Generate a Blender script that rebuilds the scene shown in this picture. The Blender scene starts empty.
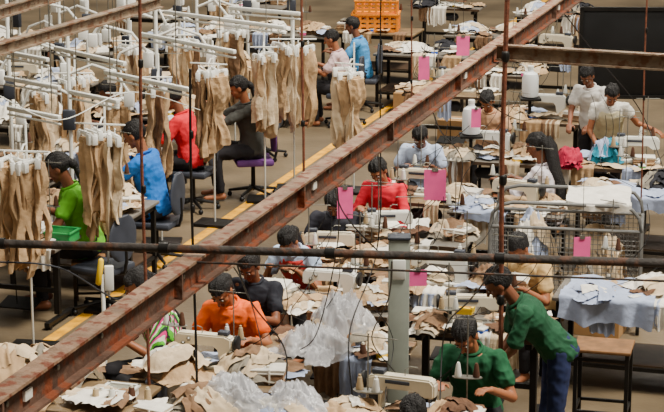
import bpy, bmesh, math, random
from mathutils import Vector, Matrix, noise
random.seed(11)
COL = bpy.context.scene.collection
V = Vector
F = 2000.0; H = 5.2; PITCH = math.atan(486/F)
HA = math.radians(-16.8)
AX = V((-math.sin(HA), math.cos(HA), 0)); BX = V((math.cos(HA), math.sin(HA), 0))
def W(px, py, z):
    x = (px-332)/F; y = -(py-206)/F
    c, s = math.cos(PITCH), math.sin(PITCH)
    d = V((x, c+y*s, -s+y*c))
    t = (z-H)/d.z
    return V((0, 0, H))+d*t
# ---------------------------------------------------------------- materials
def lin(c):
    r = []
    for v in c:
        v /= 255.0
        r.append(v/12.92 if v <= .04045 else ((v+.055)/1.055)**2.4)
    return (r[0], r[1], r[2], 1)
MC = {}
def mat(name, col, rough=.7, metal=0, var=.25, scale=8, bump=.0, bscale=60, trans=0, alpha=1, spec=.4):
    if name in MC: return MC[name]
    m = bpy.data.materials.new(name); m.use_nodes = True
    nt = m.node_tree; b = nt.nodes['Principled BSDF']
    c = lin(col)
    tc = nt.nodes.new('ShaderNodeTexCoord')
    n = nt.nodes.new('ShaderNodeTexNoise'); n.inputs['Scale'].default_value = scale; n.inputs['Detail'].default_value = 5
    nt.links.new(tc.outputs['Object'], n.inputs['Vector'])
    r = nt.nodes.new('ShaderNodeValToRGB')
    r.color_ramp.elements[0].position = .32; r.color_ramp.elements[1].position = .68
    r.color_ramp.elements[0].color = (c[0]*(1-var), c[1]*(1-var), c[2]*(1-var), 1)
    r.color_ramp.elements[1].color = (min(1, c[0]*(1+var)), min(1, c[1]*(1+var)), min(1, c[2]*(1+var)), 1)
    nt.links.new(n.outputs['Fac'], r.inputs['Fac']); nt.links.new(r.outputs['Color'], b.inputs['Base Color'])
    b.inputs['Roughness'].default_value = rough; b.inputs['Metallic'].default_value = metal
    b.inputs['Specular IOR Level'].default_value = spec
    if alpha < 1: b.inputs['Alpha'].default_value = alpha
    if trans: b.inputs['Transmission Weight'].default_value = trans
    if bump:
        n2 = nt.nodes.new('ShaderNodeTexNoise'); n2.inputs['Scale'].default_value = bscale; n2.inputs['Detail'].default_value = 5
        nt.links.new(tc.outputs['Object'], n2.inputs['Vector'])
        bp = nt.nodes.new('ShaderNodeBump'); bp.inputs['Strength'].default_value = bump; bp.inputs['Distance'].default_value = .02
        nt.links.new(n2.outputs['Fac'], bp.inputs['Height']); nt.links.new(bp.outputs['Normal'], b.inputs['Normal'])
    MC[name] = m; return m
def stripe(name, cols, scale=9, axis='X'):
    m = bpy.data.materials.new(name); m.use_nodes = True
    nt = m.node_tree; b = nt.nodes['Principled BSDF']
    tc = nt.nodes.new('ShaderNodeTexCoord'); w = nt.nodes.new('ShaderNodeTexWave')
    w.bands_direction = axis; w.wave_profile = 'SAW'; w.inputs['Scale'].default_value = scale; w.inputs['Distortion'].default_value = .6
    nt.links.new(tc.outputs['Object'], w.inputs['Vector'])
    r = nt.nodes.new('ShaderNodeValToRGB'); r.color_ramp.interpolation = 'CONSTANT'
    e = r.color_ramp.elements
    e[0].color = lin(cols[0]); e[1].position = 1/len(cols); e[1].color = lin(cols[1])
    for i in range(2, len(cols)):
        q = e.new(i/len(cols)); q.color = lin(cols[i])
    nt.links.new(w.outputs['Fac'], r.inputs['Fac']); nt.links.new(r.outputs['Color'], b.inputs['Base Color'])
    b.inputs['Roughness'].default_value = .85
    return m
def rusty(name, a, c, scale=7):
    m = mat(name, a, .7, .1, var=.35, scale=scale, bump=.6, bscale=24); nt = m.node_tree; b = nt.nodes['Principled BSDF']
    tc = nt.nodes.new('ShaderNodeTexCoord'); n = nt.nodes.new('ShaderNodeTexNoise'); n.inputs['Scale'].default_value = scale*2.3; n.inputs['Detail'].default_value = 8
    r = nt.nodes.new('ShaderNodeValToRGB'); r.color_ramp.elements[0].position = .5; r.color_ramp.elements[1].position = .6
    mx = nt.nodes.new('ShaderNodeMix'); mx.data_type = 'RGBA'
    src = b.inputs['Base Color'].links[0].from_socket
    nt.links.new(tc.outputs['Object'], n.inputs['Vector']); nt.links.new(n.outputs['Fac'], r.inputs['Fac']); nt.links.new(r.outputs['Color'], mx.inputs[0])
    nt.links.new(src, mx.inputs[6]); mx.inputs[7].default_value = lin(c); nt.links.new(mx.outputs[2], b.inputs['Base Color'])
    return m
KH = mat('khaki_cloth', (182, 150, 112), .9, var=.22, scale=7, bump=.5, bscale=22)
KD = mat('dark_khaki_cloth', (128, 98, 72), .9, var=.3, scale=9, bump=.5, bscale=22)
KL = mat('pale_khaki_cloth', (206, 184, 152), .9, var=.16, scale=9, bump=.5, bscale=22)
GC = mat('grey_cloth', (136, 128, 114), .9, var=.25, scale=8, bump=.5, bscale=22)
WC = mat('white_cloth', (230, 224, 212), .85, var=.1, scale=9, bump=.35, bscale=22)
BLC = mat('pale_blue_cloth', (166, 178, 206), .85, var=.16, scale=6, bump=.35, bscale=22)
BRC = mat('brown_cloth', (100, 70, 50), .9, var=.35, scale=10, bump=.5, bscale=22)
DKC = mat('charcoal_cloth', (32, 32, 38), .9, var=.3, scale=10, bump=.3, bscale=30)
MAR = mat('maroon_cloth', (168, 24, 60), .9, var=.25, scale=10, bump=.3, bscale=30)
TLC = mat('teal_cloth', (30, 132, 158), .9, var=.2, scale=10, bump=.3, bscale=30)
PKC = mat('pink_card', (244, 92, 160), .8, var=.08)
PLA = mat('clear_plastic_film', (226, 226, 230), .1, var=.12, scale=16, bump=.8, bscale=20, alpha=.4, spec=1)
WHT = mat('white_enamel', (230, 230, 222), .35, var=.08, scale=5)
HWH = mat('white_hanger_plastic', (244, 244, 238), .4, var=.04)
CRM = mat('cream_enamel', (216, 206, 182), .4, var=.1, scale=5)
STL = mat('steel', (132, 130, 122), .4, .7, var=.25)
WIRE = mat('dull_wire', (124, 124, 122), .5, .5, var=.25)
DKM = mat('dark_metal', (26, 24, 22), .5, .3, var=.3)
BLKP = mat('black_plastic', (12, 12, 14), .5, var=.2)
GRP = mat('grey_plastic', (54, 58, 68), .6, var=.15)
PUR = mat('purple_fabric', (92, 50, 110), .85, var=.15)
TOPM = mat('table_laminate', (120, 98, 70), .5, var=.3, scale=5)
TOPG = mat('grey_laminate', (106, 100, 92), .5, var=.25, scale=5)
EDG = mat('table_edge', (72, 54, 38), .6, var=.25)
WOOD = mat('worn_wood', (126, 88, 52), .7, var=.3, scale=12)
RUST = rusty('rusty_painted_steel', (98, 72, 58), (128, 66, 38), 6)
RUSTL = rusty('pale_rusty_steel', (146, 116, 92), (116, 60, 36), 7)  # lighter tone than the web, for top flange and clamp plates
TANB = rusty('tan_painted_steel', (132, 114, 94), (112, 80, 58), 5)
PIPE = rusty('dark_pipe_paint', (64, 58, 54), (96, 66, 50), 8)
ROPE = mat('brown_conduit', (112, 64, 44), .7, var=.4, scale=20, bump=.3)
YEL = mat('orange_yellow_plastic', (242, 142, 14), .5, var=.1)
YLW = mat('bright_yellow', (246, 204, 24), .5, var=.05)
BLUP = mat('blue_plastic', (30, 86, 196), .45, var=.1)
GRNP = mat('green_plastic', (36, 150, 76), .45, var=.1)
GBOX = mat('grey_green_enamel', (150, 156, 146), .5, .1, var=.15, scale=4)
CARD = mat('cardboard', (160, 122, 78), .85, var=.15)
CONE = mat('beige_thread', (180, 156, 120), .9, var=.1, scale=60)
CONB = mat('brown_thread', (80, 50, 34), .9, var=.1, scale=60)
CABM = mat('black_cable', (12, 10, 12), .6, var=.1)
JUG = mat('milky_plastic', (232, 236, 236), .3, var=.04)
SKIN = mat('brown_skin', (152, 94, 62), .5, var=.15, scale=6)
SKIN2 = mat('deep_brown_skin', (122, 74, 50), .5, var=.15, scale=6)
HAIR = mat('black_hair', (16, 12, 12), .6, var=.4, scale=60, bump=.8, bscale=90)
EYEW = mat('eye_white', (190, 182, 172), .3, var=.02)
EYEB = mat('eye_dark', (22, 14, 10), .2, var=.02)
LIP = mat('lips', (130, 60, 50), .5, var=.05)
PANT = mat('navy_denim', (32, 42, 80), .9, var=.25, scale=20)
PANB = mat('dark_trousers', (28, 26, 30), .9, var=.2)
def shirtm(n, c): return mat('shirt_'+n, c, .85, var=.16, scale=7, bump=.25, bscale=14)
# ---------------------------------------------------------------- mesh builder
def basis(d):
    d = d.normalized(); up = V((0, 0, 1)) if abs(d.z) < .95 else V((0, 1, 0))
    x = up.cross(d).normalized(); return x, d.cross(x)
class MB:
    def __init__(s): s.bm = bmesh.new()
    def box(s, c, sz, rz=0, rx=0, ry=0, bev=0):
        m = Matrix.Translation(c) @ Matrix.Rotation(rz, 4, 'Z') @ Matrix.Rotation(rx, 4, 'X') @ Matrix.Rotation(ry, 4, 'Y') @ Matrix.Diagonal((sz[0], sz[1], sz[2], 1))
        r = bmesh.ops.create_cube(s.bm, size=1, matrix=m)
        if bev:
            es = list({e for v in r['verts'] for e in v.link_edges})
            bmesh.ops.bevel(s.bm, geom=es, offset=bev, segments=2, affect='EDGES', profile=.5)
        return s
    def ball(s, c, r, M=None, seg=14):
        if isinstance(r, (int, float)): r = (r, r, r)
        m = Matrix.Translation(c) @ (M.to_4x4() if M else Matrix.Identity(4)) @ Matrix.Diagonal((r[0], r[1], r[2], 1))
        return bmesh.ops.create_uvsphere(s.bm, u_segments=seg, v_segments=max(6, seg*2//3), radius=1, matrix=m)['verts']
    def rings(s, rs, n=14, closed=True):
        L = []
        for c, x, y in rs:
            L.append([s.bm.verts.new(c+x*math.cos(2*math.pi*i/n)+y*math.sin(2*math.pi*i/n)) for i in range(n)])
        for a, b in zip(L[:-1], L[1:]):
            for i in range(n): s.bm.faces.new((a[i], a[(i+1) % n], b[(i+1) % n], b[i]))
        if closed:
            s.bm.faces.new(L[0][::-1]); s.bm.faces.new(L[-1])
        return s
    def tube(s, pts, r, n=8, rend=None):
        pts = [V(p) for p in pts]; R = []
        for i, p in enumerate(pts):
            d = (pts[min(i+1, len(pts)-1)]-pts[max(i-1, 0)])
            x, y = basis(d)
            if R and R[-1][1].dot(x) < 0: x, y = -x, -y
            q = r if rend is None else r+(rend-r)*i/(len(pts)-1)
            R.append((p, x*q, y*q))
        return s.rings(R, n)
    def cap(s, a, b, ra, rb, n=12):
        a = V(a); b = V(b); d = (b-a).normalized(); x, y = basis(d); R = []
        for t in (80, 45, 15): 
            t = math.radians(t); R.append((a-d*ra*math.sin(t), x*ra*math.cos(t), y*ra*math.cos(t)))
        for t in (15, 45, 80):
            t = math.radians(t); R.append((b+d*rb*math.sin(t), x*rb*math.cos(t), y*rb*math.cos(t)))
        return s.rings(R, n)
    def lathe(s, c, prof, n=20):
        c = V(c); return s.rings([(c+V((0, 0, z)), V((max(r, .0005), 0, 0)), V((0, max(r, .0005), 0))) for r, z in prof], n)
    def prism(s, pts, y0, y1, bev=0):
        a = [s.bm.verts.new((p[0], y0, p[1])) for p in pts]; b = [s.bm.verts.new((p[0], y1, p[1])) for p in pts]
        n = len(pts); fs = [s.bm.faces.new(a), s.bm.faces.new(b[::-1])]
        for i in range(n): fs.append(s.bm.faces.new((a[(i+1) % n], a[i], b[i], b[(i+1) % n])))
        if bev:
            bmesh.ops.bevel(s.bm, geom=list({e for f in fs for e in f.edges}), offset=bev, segments=2, affect='EDGES')
        return s
    def mesh(s, name, mats, smooth=True):
        bmesh.ops.recalc_face_normals(s.bm, faces=s.bm.faces)
        me = bpy.data.meshes.new(name); s.bm.to_mesh(me); s.bm.free()
        for m in (mats if isinstance(mats, (list, tuple)) else [mats]): me.materials.append(m)
        if smooth:
            for p in me.polygons: p.use_smooth = True
            try: me.set_sharp_from_angle(angle=math.radians(38))
            except Exception: pass
        return me
    def build(s, name, m, parent=None, loc=None, smooth=True):
        o = bpy.data.objects.new(name, s.mesh(name, m, smooth)); COL.objects.link(o)
        if parent: o.parent = parent
        if loc is not None: o.location = loc
        return o
def tag(o, label=None, cat=None, group=None, kind=None):
    if label: o['label'] = label
    if cat: o['category'] = cat
    if group: o['group'] = group
    if kind: o['kind'] = kind
    return o
def thing(name, label, cat, loc=(0, 0, 0), rz=0, group=None):
    o = bpy.data.objects.new(name, None); COL.objects.link(o); o.location = loc; o.rotation_euler.z = rz
    o.empty_display_size = .1
    return tag(o, label, cat, group)
def copy_tree(o, parent=None):
    c = o.copy(); COL.objects.link(c); c.parent = parent
    for ch in [k for k in o.children]: copy_tree(ch, c)
    return c
PROTO = {}
def inst(key, maker, label, loc, rz=0, scale=None, group=None):
    if key in PROTO: o = copy_tree(PROTO[key])
    else: o = maker(); PROTO[key] = o
    if 'group' in o: del o['group']
    o['label'] = label; o.location = loc; o.rotation_euler = (0, 0, rz)
    o.scale = scale if scale else (1, 1, 1)
    if group: o['group'] = group
    return o
# ---------------------------------------------------------------- setting
fl = mat('concrete_floor', (100, 86, 66), .5, var=.4, scale=.9, bump=.2, bscale=14)
MB().box((6, 26, -.05), (70, 70, .1)).build('floor', fl, smooth=False)['kind'] = 'structure'
p0 = W(25, 357, 0); ln = MB()
c = p0+AX*8
ln.box((c.x, c.y, .002), (.11, 34, .004), rz=HA)
ym = mat('worn_yellow_floor_paint', (232, 160, 16), .6, var=.35, scale=7)
o = ln.build('trim_1', ym, smooth=False); o['kind'] = 'structure'
# ---------------------------------------------------------------- furniture
def sewing_table(top=None, w=1.08, d=.55):
    t = thing('sewing_table', '', 'table')
    m = MB(); m.box((0, 0, .735), (w, d, .03), bev=.006); m.build('tabletop', top or TOPM, t)
    for k in (-1, 1):
        m = MB(); m.box((0, k*(d/2+.004), .735), (w, .01, .032)); m.build('edge_strip', EDG, t, smooth=False)
    for sx in (-1, 1):
        m = MB(); x = sx*(w/2-.12)
        m.box((x, 0, .68), (.05, d*.85, .04)); m.box((x, 0, .38), (.05, .05, .58)); m.box((x, .02, .05), (.05, d*.95, .04), bev=.005)
        m.box((x, -.2, .015), (.05, .04, .03)); m.box((x, .24, .015), (.05, .04, .03))
        m.build('leg', DKM, t, smooth=False)
    m = MB(); m.box((0, 0, .3), (w-.24, .04, .04)); m.build('stretcher', DKM, t, smooth=False)
    m = MB(); m.box((0, .12, .12), (.34, .22, .015), rx=.2); m.cap((0, .05, .13), (0, .02, .62), .006, .006, 6); m.build('pedal', DKM, t)
    m = MB(); m.cap((-.12, -.02, .58), (.08, -.02, .58), .06, .07); m.build('motor', GRP, t)
    return t
def work_table(top=None, w=1.3, d=.7):
    t = thing('work_table', '', 'table')
    MB().box((0, 0, .735), (w, d, .03), bev=.006).build('tabletop', top or TOPG, t)
    for sx in (-1, 1):
        for sy in (-1, 1):
            MB().box((sx*(w/2-.05), sy*(d/2-.05), .36), (.04, .04, .72)).build('leg', DKM, t, smooth=False)
    for z, h in ((.69, .05), (.2, .03)):
        m = MB()
        for sy in (-1, 1): m.box((0, sy*(d/2-.05), z), (w-.06, .03, h))
        for sx in (-1, 1): m.box((sx*(w/2-.05), 0, z), (.03, d-.06, h))
        m.build('frame', DKM, t, smooth=False)
    MB().box((0, 0, .225), (w-.12, d-.12, .015)).build('shelf', EDG, t, smooth=False)
    return t
def machine(body=None):
    body = body or WHT
    t = thing('sewing_machine', '', 'sewing machine')
    MB().box((0, 0, .018), (.52, .18, .036), bev=.008).build('bed', body, t)
    MB().prism([(.25, .15), (.25, .25), (.22, .285), (-.19, .285), (-.25, .26), (-.25, .03), (-.14, .03), (-.14, .17), (-.1, .205), (.13, .205), (.16, .15)], -.05, .05, .012).build('arm', body, t)
    m = MB(); m.cap((.2, .0, .15), (.2, .0, .06), .006, .005, 8); m.box((.2, .012, .045), (.03, .04, .03), bev=.003); m.build('needle_bar', STL, t)
    m = MB(); m.rings([(V((x, 0, .22)), V((0, r, 0)), V((0, 0, r))) for x, r in ((-.25, .03), (-.27, .06), (-.275, .066), (-.295, .066), (-.3, .05))], 20); m.build('handwheel', BLKP, t)
    for x, z in ((.12, .24), (.17, .2)):
        m = MB(); m.rings([(V((x, y, z)), V((r, 0, 0)), V((0, 0, r))) for y, r in ((.05, .018), (.065, .018), (.075, .01))], 12)
        m.build('tension_dial', STL, t)
    MB().box((-.02, -.053, .245), (.18, .006, .026), bev=.002).build('rear_plate', GRP, t)
    MB().box((.17, 0, .038), (.12, .15, .006), bev=.002).build('needle_plate', STL, t)
    m = MB(); m.box((-.17, 0, .3), (.09, .07, .035), bev=.006); m.build('control_box', GRP, t)
    MB().box((-.195, -.056, .12), (.07, .014, .13), bev=.004).build('belt_cover', DKM, t)
    m = MB(); m.tube([(.02, 0, .285), (.02, 0, .33), (.05, .02, .35), (.1, .04, .34)], .004, 6); m.build('thread_guide', STL, t)
    s = MB(); s.cap((-.19, -.18, 0), (-.19, -.18, .62), .006, .006, 8); s.cap((-.31, -.18, .6), (.02, -.18, .6), .004, .004, 6)
    s.rings([(V((-.19, -.18, z)), V((.11, 0, 0)), V((0, .05, 0))) for z in (.2, .21)], 16)
    st = s.build('thread_stand', STL, t)
    for x, mm in ((-.25, CONE), (-.13, WHT)):
        q = MB(); q.lathe((x, -.18, .21), [(.026, 0), (.028, .01), (.016, .09), (.01, .095), (.01, .11)], 14); q.build('thread_cone', mm, st)
    return t
def threadstand():
    t = thing('thread_stand', '', 'thread stand')
    MB().box((0, 0, .01), (.1, .06, .02), bev=.004).build('base', DKM, t)
    s = MB(); s.cap((0, 0, .01), (0, 0, .68), .005, .005, 8); s.cap((-.12, 0, .66), (.12, 0, .66), .004, .004, 6); s.rings([(V((0, 0, z)), V((.1, 0, 0)), V((0, .04, 0))) for z in (.26, .266)], 16); s.build('rod', STL, t)
    for x, mm in ((-.06, WHT), (.06, CONB)):
        q = MB(); q.lathe((x, 0, .267), [(.022, 0), (.024, .01), (.014, .08), (.009, .095)], 14); q.build('cone', mm, t)
    return t
def stool():
    t = thing('stool', '', 'stool')
    MB().box((0, 0, .425), (.34, .3, .03), bev=.008).build('seat', WOOD, t)
    for sx in (-1, 1):
        for sy in (-1, 1): MB().box((sx*.14, sy*.12, .205), (.03, .03, .41)).build('leg', DKM, t, smooth=False)
    for sx in (-1, 1): MB().box((sx*.14, 0, .15), (.02, .22, .02)).build('stretcher', DKM, t, smooth=False)
    return t
def office_chair(fab=None):
    fab = fab or GRP
    t = thing('office_chair', '', 'chair')
    MB().box((0, 0, .42), (.44, .42, .07), bev=.025).build('seat', fab, t)
    b = MB()
    b.rings([(V((0, -.23-.01*abs(z-.2)*2, .52+z)), V((.19*math.sqrt(max(.05, 1-((z-.2)/.215)**2))+.02, 0, 0)), V((0, .028, 0))) for z in (0, .03, .08, .14, .2, .26, .32, .37, .4)], 18)
    b.build('backrest', fab, t)
    MB().tube([(0, -.1, .37), (0, -.24, .4), (0, -.265, .5), (0, -.26, .68)], .016).build('back_support', DKM, t)
    MB().cap((0, 0, .1), (0, 0, .38), .028, .022).build('post', DKM, t)
    m = MB()
    for k in range(5):
        a = k*2*math.pi/5; m.cap((0, 0, .11), (.27*math.cos(a), .27*math.sin(a), .07), .024, .015, 8)
    m.build('star_base', DKM, t)
    for k in range(5):
        a = k*2*math.pi/5; q = MB(); q.ball((.27*math.cos(a), .27*math.sin(a), .029), .028, seg=10); q.build('caster', BLKP, t)
    return t
# ---------------------------------------------------------------- cloth
def heap_maker(key, mats, seed, name='garment_pile', cat='clothes pile', sheets=9, film=False):
    def mk():
        rnd = random.Random(seed); w, d, h = .5, .4, .16
        o1 = V((seed*3.7, seed*1.3, 0)); fr = 12 if film else 5
        def hf(x, y):
            r = (abs(x/(w/2))**2.2+abs(y/(d/2))**2.2)**(1/2.2)*(1+.4*noise.noise(V((x*5, y*5, 0))+o1))
            m = max(0, 1-r*r)
            q = V((x*fr, y*fr, 3))+o1; q += V((noise.noise(q), noise.noise(q+V((5, 5, 5))), 0))*.9
            if film:
                return h*(m**.6)*(.55+.3*noise.noise(V((x*5, y*5, 9))+o1)+.3*(1-2.4*abs(noise.noise(q)))+.15*(1-2.4*abs(noise.noise(q*2.1))))
            return h*(m**.6)*(.62+.3*noise.noise(V((x*4, y*4, 9))+o1)+.12*(1-2.2*abs(noise.noise(q*1.6))))
        bm = bmesh.new()
        n = 60 if film else 44; G = [[bm.verts.new((x*w*1.1/n-w*.55, y*d*1.1/n-d*.55, hf(x*w*1.1/n-w*.55, y*d*1.1/n-d*.55))) for y in range(n+1)] for x in range(n+1)]
        for i in range(n):
            for j in range(n):
                q = (G[i][j], G[i+1][j], G[i+1][j+1], G[i][j+1])
                if max(v.co.z for v in q) > .0005: bm.faces.new(q)
        for k in range(sheets):
            cx, cy = rnd.uniform(-.16, .16), rnd.uniform(-.12, .12); a = rnd.uniform(0, 3.14); sx, sy = rnd.uniform(.22, .42), rnd.uniform(.08, .19)
            nx, ny = 34, 18; fq = rnd.uniform(40, 90); ph = rnd.uniform(0, 6); mi = rnd.randrange(len(mats)); S = []
            bend = rnd.uniform(-1.6, 1.6); tap = rnd.uniform(-.5, .5)
            for i in range(nx+1):
                row = []
                for j in range(ny+1):
                    u = (i/nx-.5)*sx; v = (j/ny-.5)*sy*(1+tap*(i/nx-.5))+bend*u*u
                    u2 = u+.012*noise.noise(V((v*10, k, seed))); v2 = v+.022*noise.noise(V((u*9, k+.5, seed)))
                    x = cx+u2*math.cos(a)-v2*math.sin(a); y = cy+u2*math.sin(a)+v2*math.cos(a)
                    e = min(i, nx-i, 3)/3*min(j, ny-j, 2)/2
                    wr = 1-2.2*abs(noise.noise(V((u*9+k, v*22, k+seed))))
                    z = max(hf(x, y), 0)+.005+.0055*k+.006*math.sin(fq*v+ph+4*noise.noise(V((u*5, v*5, k))))+.009*wr+(.012 if film else .005)*noise.noise(V((u*30, v*30, k)))-.006*(1-e)
                    row.append(bm.verts.new((x, y, max(z, .003))))
                S.append(row)
            for i in range(nx):
                for j in range(ny):
                    f = bm.faces.new((S[i][j], S[i+1][j], S[i+1][j+1], S[i][j+1])); f.material_index = mi
        loose = [v for v in bm.verts if not v.link_faces]; bmesh.ops.delete(bm, geom=loose, context='VERTS')
        me = bpy.data.meshes.new(name); bm.to_mesh(me); bm.free()
        for m in mats: me.materials.append(m)
        for p in me.polygons: p.use_smooth = True
        o = bpy.data.objects.new(name, me); COL.objects.link(o); tag(o, '-', cat); return o
    return mk
SETS = {'k': [KH, KH, KD, KL, KL, WC], 'g': [GC, KL, WC, KH, KD], 'w': [WC, WC, WC, KL, BLC], 'b': [BRC, KD, KH], 'd': [DKC, DKC, GC], 'l': [BLC, WC, BLC], 'p': [PLA, PLA, PLA], 'm': [MAR, MAR], 't': [TLC, TLC, BLC]}
def pile(px, py, code, w, d, h, label, z=.751, rz=None):
    seed = random.choice((1, 2, 3, 4)); key = 'pile'+code+str(seed)
    nm = 'plastic_bag_pile' if code == 'p' else 'garment_pile'
    ct = 'plastic bags' if code == 'p' else 'clothes pile'
    return inst(key, heap_maker(key, SETS[code], seed+ord(code), nm, ct, 5 if code == 'p' else 13, code == 'p'), label, W(px, py, z), HA+(rz if rz is not None else random.choice((0, 3.14))+random.uniform(-.3, .3)), (w/.44, d/.35, h/.17))
def bundle_maker(mats, seed):
    def mk():
        rnd = random.Random(seed); m = MB(); z = 0
        bm = m.bm
        for k in range(9):
            th = rnd.uniform(.012, .02); f0 = len(bm.faces)
            w, d = rnd.uniform(.3, .34), rnd.uniform(.2, .23)
            m.box((rnd.uniform(-.012, .012), rnd.uniform(-.012, .012), z+th/2), (w, d, th), rz=rnd.uniform(-.06, .06), bev=.0055)
            bm.faces.ensure_lookup_table(); mi = rnd.randrange(len(mats))
            for f in bm.faces[f0:]: f.material_index = mi
            z += th*.97
        for v in bm.verts: v.co.z += .012*(noise.noise(v.co*6+V((seed, 0, 0))))*min(1, v.co.z*20); 
        t = thing('fabric_bundle', '-', 'fabric')
        m.build('folded_panels', mats, t)
        MB().box((.02, 0, z/2), (.02, .245, z+.012), bev=.004).build('tie', WC, t)
        return t
    return mk
def bundle(px, py, code, label, s=1, z=.751, rz=0):
    return inst('bun'+code, bundle_maker(SETS[code], ord(code)), label, W(px, py, z), HA+rz, (s, s, s))
def scrap_maker(mm, seed, w, d):
    def mk():
        bm = bmesh.new(); nx, ny = 30, 18; G = []
        for i in range(nx+1):
            r = []
            for j in range(ny+1):
                u = i/nx-.5; v = j/ny-.5
                x = u*w*(1+.2*noise.noise(V((v*3, seed, 0)))); y = v*d*(1+.4*noise.noise(V((u*3, seed, 4))))+.1*d*math.sin(u*4+seed)
                z = .008+.016*noise.noise(V((x*6, y*6, seed)))+.014*(1-2*abs(noise.noise(V((x*7, y*16, seed+5)))))
                r.append(bm.verts.new((x, y, max(.003, z))))
            G.append(r)
        for i in range(nx):
            for j in range(ny): bm.faces.new((G[i][j], G[i+1][j], G[i+1][j+1], G[i][j+1]))
        me = bpy.data.meshes.new('cloth_piece'); bm.to_mesh(me); bm.free(); me.materials.append(mm)
        for q in me.polygons: q.use_smooth = True
        o = bpy.data.objects.new('cloth_piece', me); COL.objects.link(o); tag(o, '-', 'cloth'); return o
    return mk
def hang_maker(mm, seed, w):
    def mk():
        bm = bmesh.new(); nx, ny = 22, 26; G = []
        for i in range(nx+1):
            r = []
            for j in range(ny+1):
                u = i/nx-.5; s_ = j/ny*.42; x = u*w*(1+.15*noise.noise(V((s_*5, seed, 1))))+.03*noise.noise(V((s_*5, seed, 0)))
                fo = .012*math.sin(u*22+seed)+.01*noise.noise(V((u*6, s_*6, seed)))
                if s_ < .15: y = .15-s_; z = .012+max(0, fo)
                else: y = -.024-fo*1.3*min(1, (s_-.15)*8); z = .012-(s_-.15)*(1+.25*noise.noise(V((u*3, seed, 7))))
                r.append(bm.verts.new((x, y, z)))
            G.append(r)
        for i in range(nx):
            for j in range(ny): bm.faces.new((G[i][j], G[i+1][j], G[i+1][j+1], G[i][j+1]))
        me = bpy.data.meshes.new('hanging_cloth'); bm.to_mesh(me); bm.free(); me.materials.append(mm)
        for q in me.polygons: q.use_smooth = True
        o = bpy.data.objects.new('hanging_cloth', me); COL.objects.link(o); tag(o, '-', 'cloth'); return o
    return mk
def trouser_maker(m0, seed, hangm):
    def mk():
        t = thing('hanging_trousers', '-', 'trousers')
        rnd = random.Random(seed)
        def leg(y0, sp, ln, sd):
            m = MB(); L = []; n = 48
            for i in range(44):
                f = i/43; z = -.1-ln*f
                row = []
                for j in range(n):
                    a = 2*math.pi*j/n; ca, sa = math.cos(a), math.sin(a)
                    wr = 1-2.4*abs(noise.noise(V((ca*1.8+sd, sa*1.8, f*11))))
                    fold = 1+.2*math.sin(3*a+sd+f*2.5)+.2*noise.noise(V((ca*1.6, sa*1.6, f*4+sd)))
                    rx = (.02+.007*math.sin(f*5+sd))*fold+.009*wr; ry = (.092+.018*math.sin(f*5+sd)-.012*f)*(1+.14*math.sin(2*a+sd))
                    row.append(m.bm.verts.new((rx*ca+sp*f+.06*noise.noise(V((f*2.8, sd, sp*9)))+.013*math.sin(ry*sa*60+sd+f*6), y0+ry*sa+.06*noise.noise(V((f*2.4, sd+3, sp*9))), z+(.04*math.sin(a+sd)*max(0, f-.8)*5))))
                L.append(row)
            for a, b in zip(L[:-1], L[1:]):
                for i in range(n): m.bm.faces.new((a[i], a[(i+1) % n], b[(i+1) % n], b[i]))
            m.bm.faces.new(L[0]); m.bm.faces.new(L[-1]); return m
        leg(.02, .04, .88, seed).build('leg', m0, t); leg(-.03, -.035, .72+.14*rnd.random(), seed+5).build('leg', m0, t)
        MB().box((0, 0, -.1), (.045, .21, .05), bev=.014).build('waistband', m0, t)
        h = MB(); h.tube([(0, 0, -.035), (0, 0, .0), (0, .012, .018), (0, .0, .03), (0, -.016, .02)], .005, 6)
        h.box((0, 0, -.04), (.026, .22, .036), bev=.006)
        for y in (-.085, .085): h.box((0, y, -.085), (.046, .055, .1), bev=.008)
        h.build('hanger', hangm, t); return t
    return mk
TR = [('tka', KH, 1), ('tkb', KL, 4), ('tkc', KD, 7), ('tkd', KH, 9), ('tke', KL, 12), ('tkf', KH, 15)]
def rack(px0, py0, px1, py1, n, what, z=1.76, pick=(0, 1, 2, 3, 4, 5), sp=.055):
    a = W(px0, py0, z); b = W(px1, py1, z); b = a+(b-a).normalized()*max((b-a).length, sp*n); d = (b-a); L = d.length; ang = math.atan2(d.y, d.x); mid = (a+b)/2
    t = thing('garment_rack', 'white tube rack '+what, 'clothes rack', (mid.x, mid.y, 0), ang)
    MB().cap((-L/2-.06, 0, z-.012), (L/2+.06, 0, z-.012), .009, .009, 8).build('rail', WHT, t)
    MB().cap((0, .13, .03), (0, .13, z+.2), .011, .011, 8).build('post', WHT, t)
    MB().tube([(0, .13, z+.02), (0, .06, z+.03), (0, 0, z-.012)], .009).build('bracket', WHT, t)
    MB().box((0, .13, .02), (.4, .3, .035), bev=.008).build('foot', DKM, t)
    for i in range(n):
        k, mm, sd = TR[random.choice(pick)]
        inst(k, trouser_maker(mm, sd, HWH), 'khaki trousers clipped to a white hanger '+what, a+d*((i+.5)/n)-V((0, random.uniform(-.05, .05), .03+random.uniform(0, .05))), ang+random.choice((-1, 1, 1))*random.uniform(.15, .9)+random.choice((0, 3.14)), (1, 1, random.uniform(.8, 1.04)), 'trousers hanging '+what)
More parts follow.
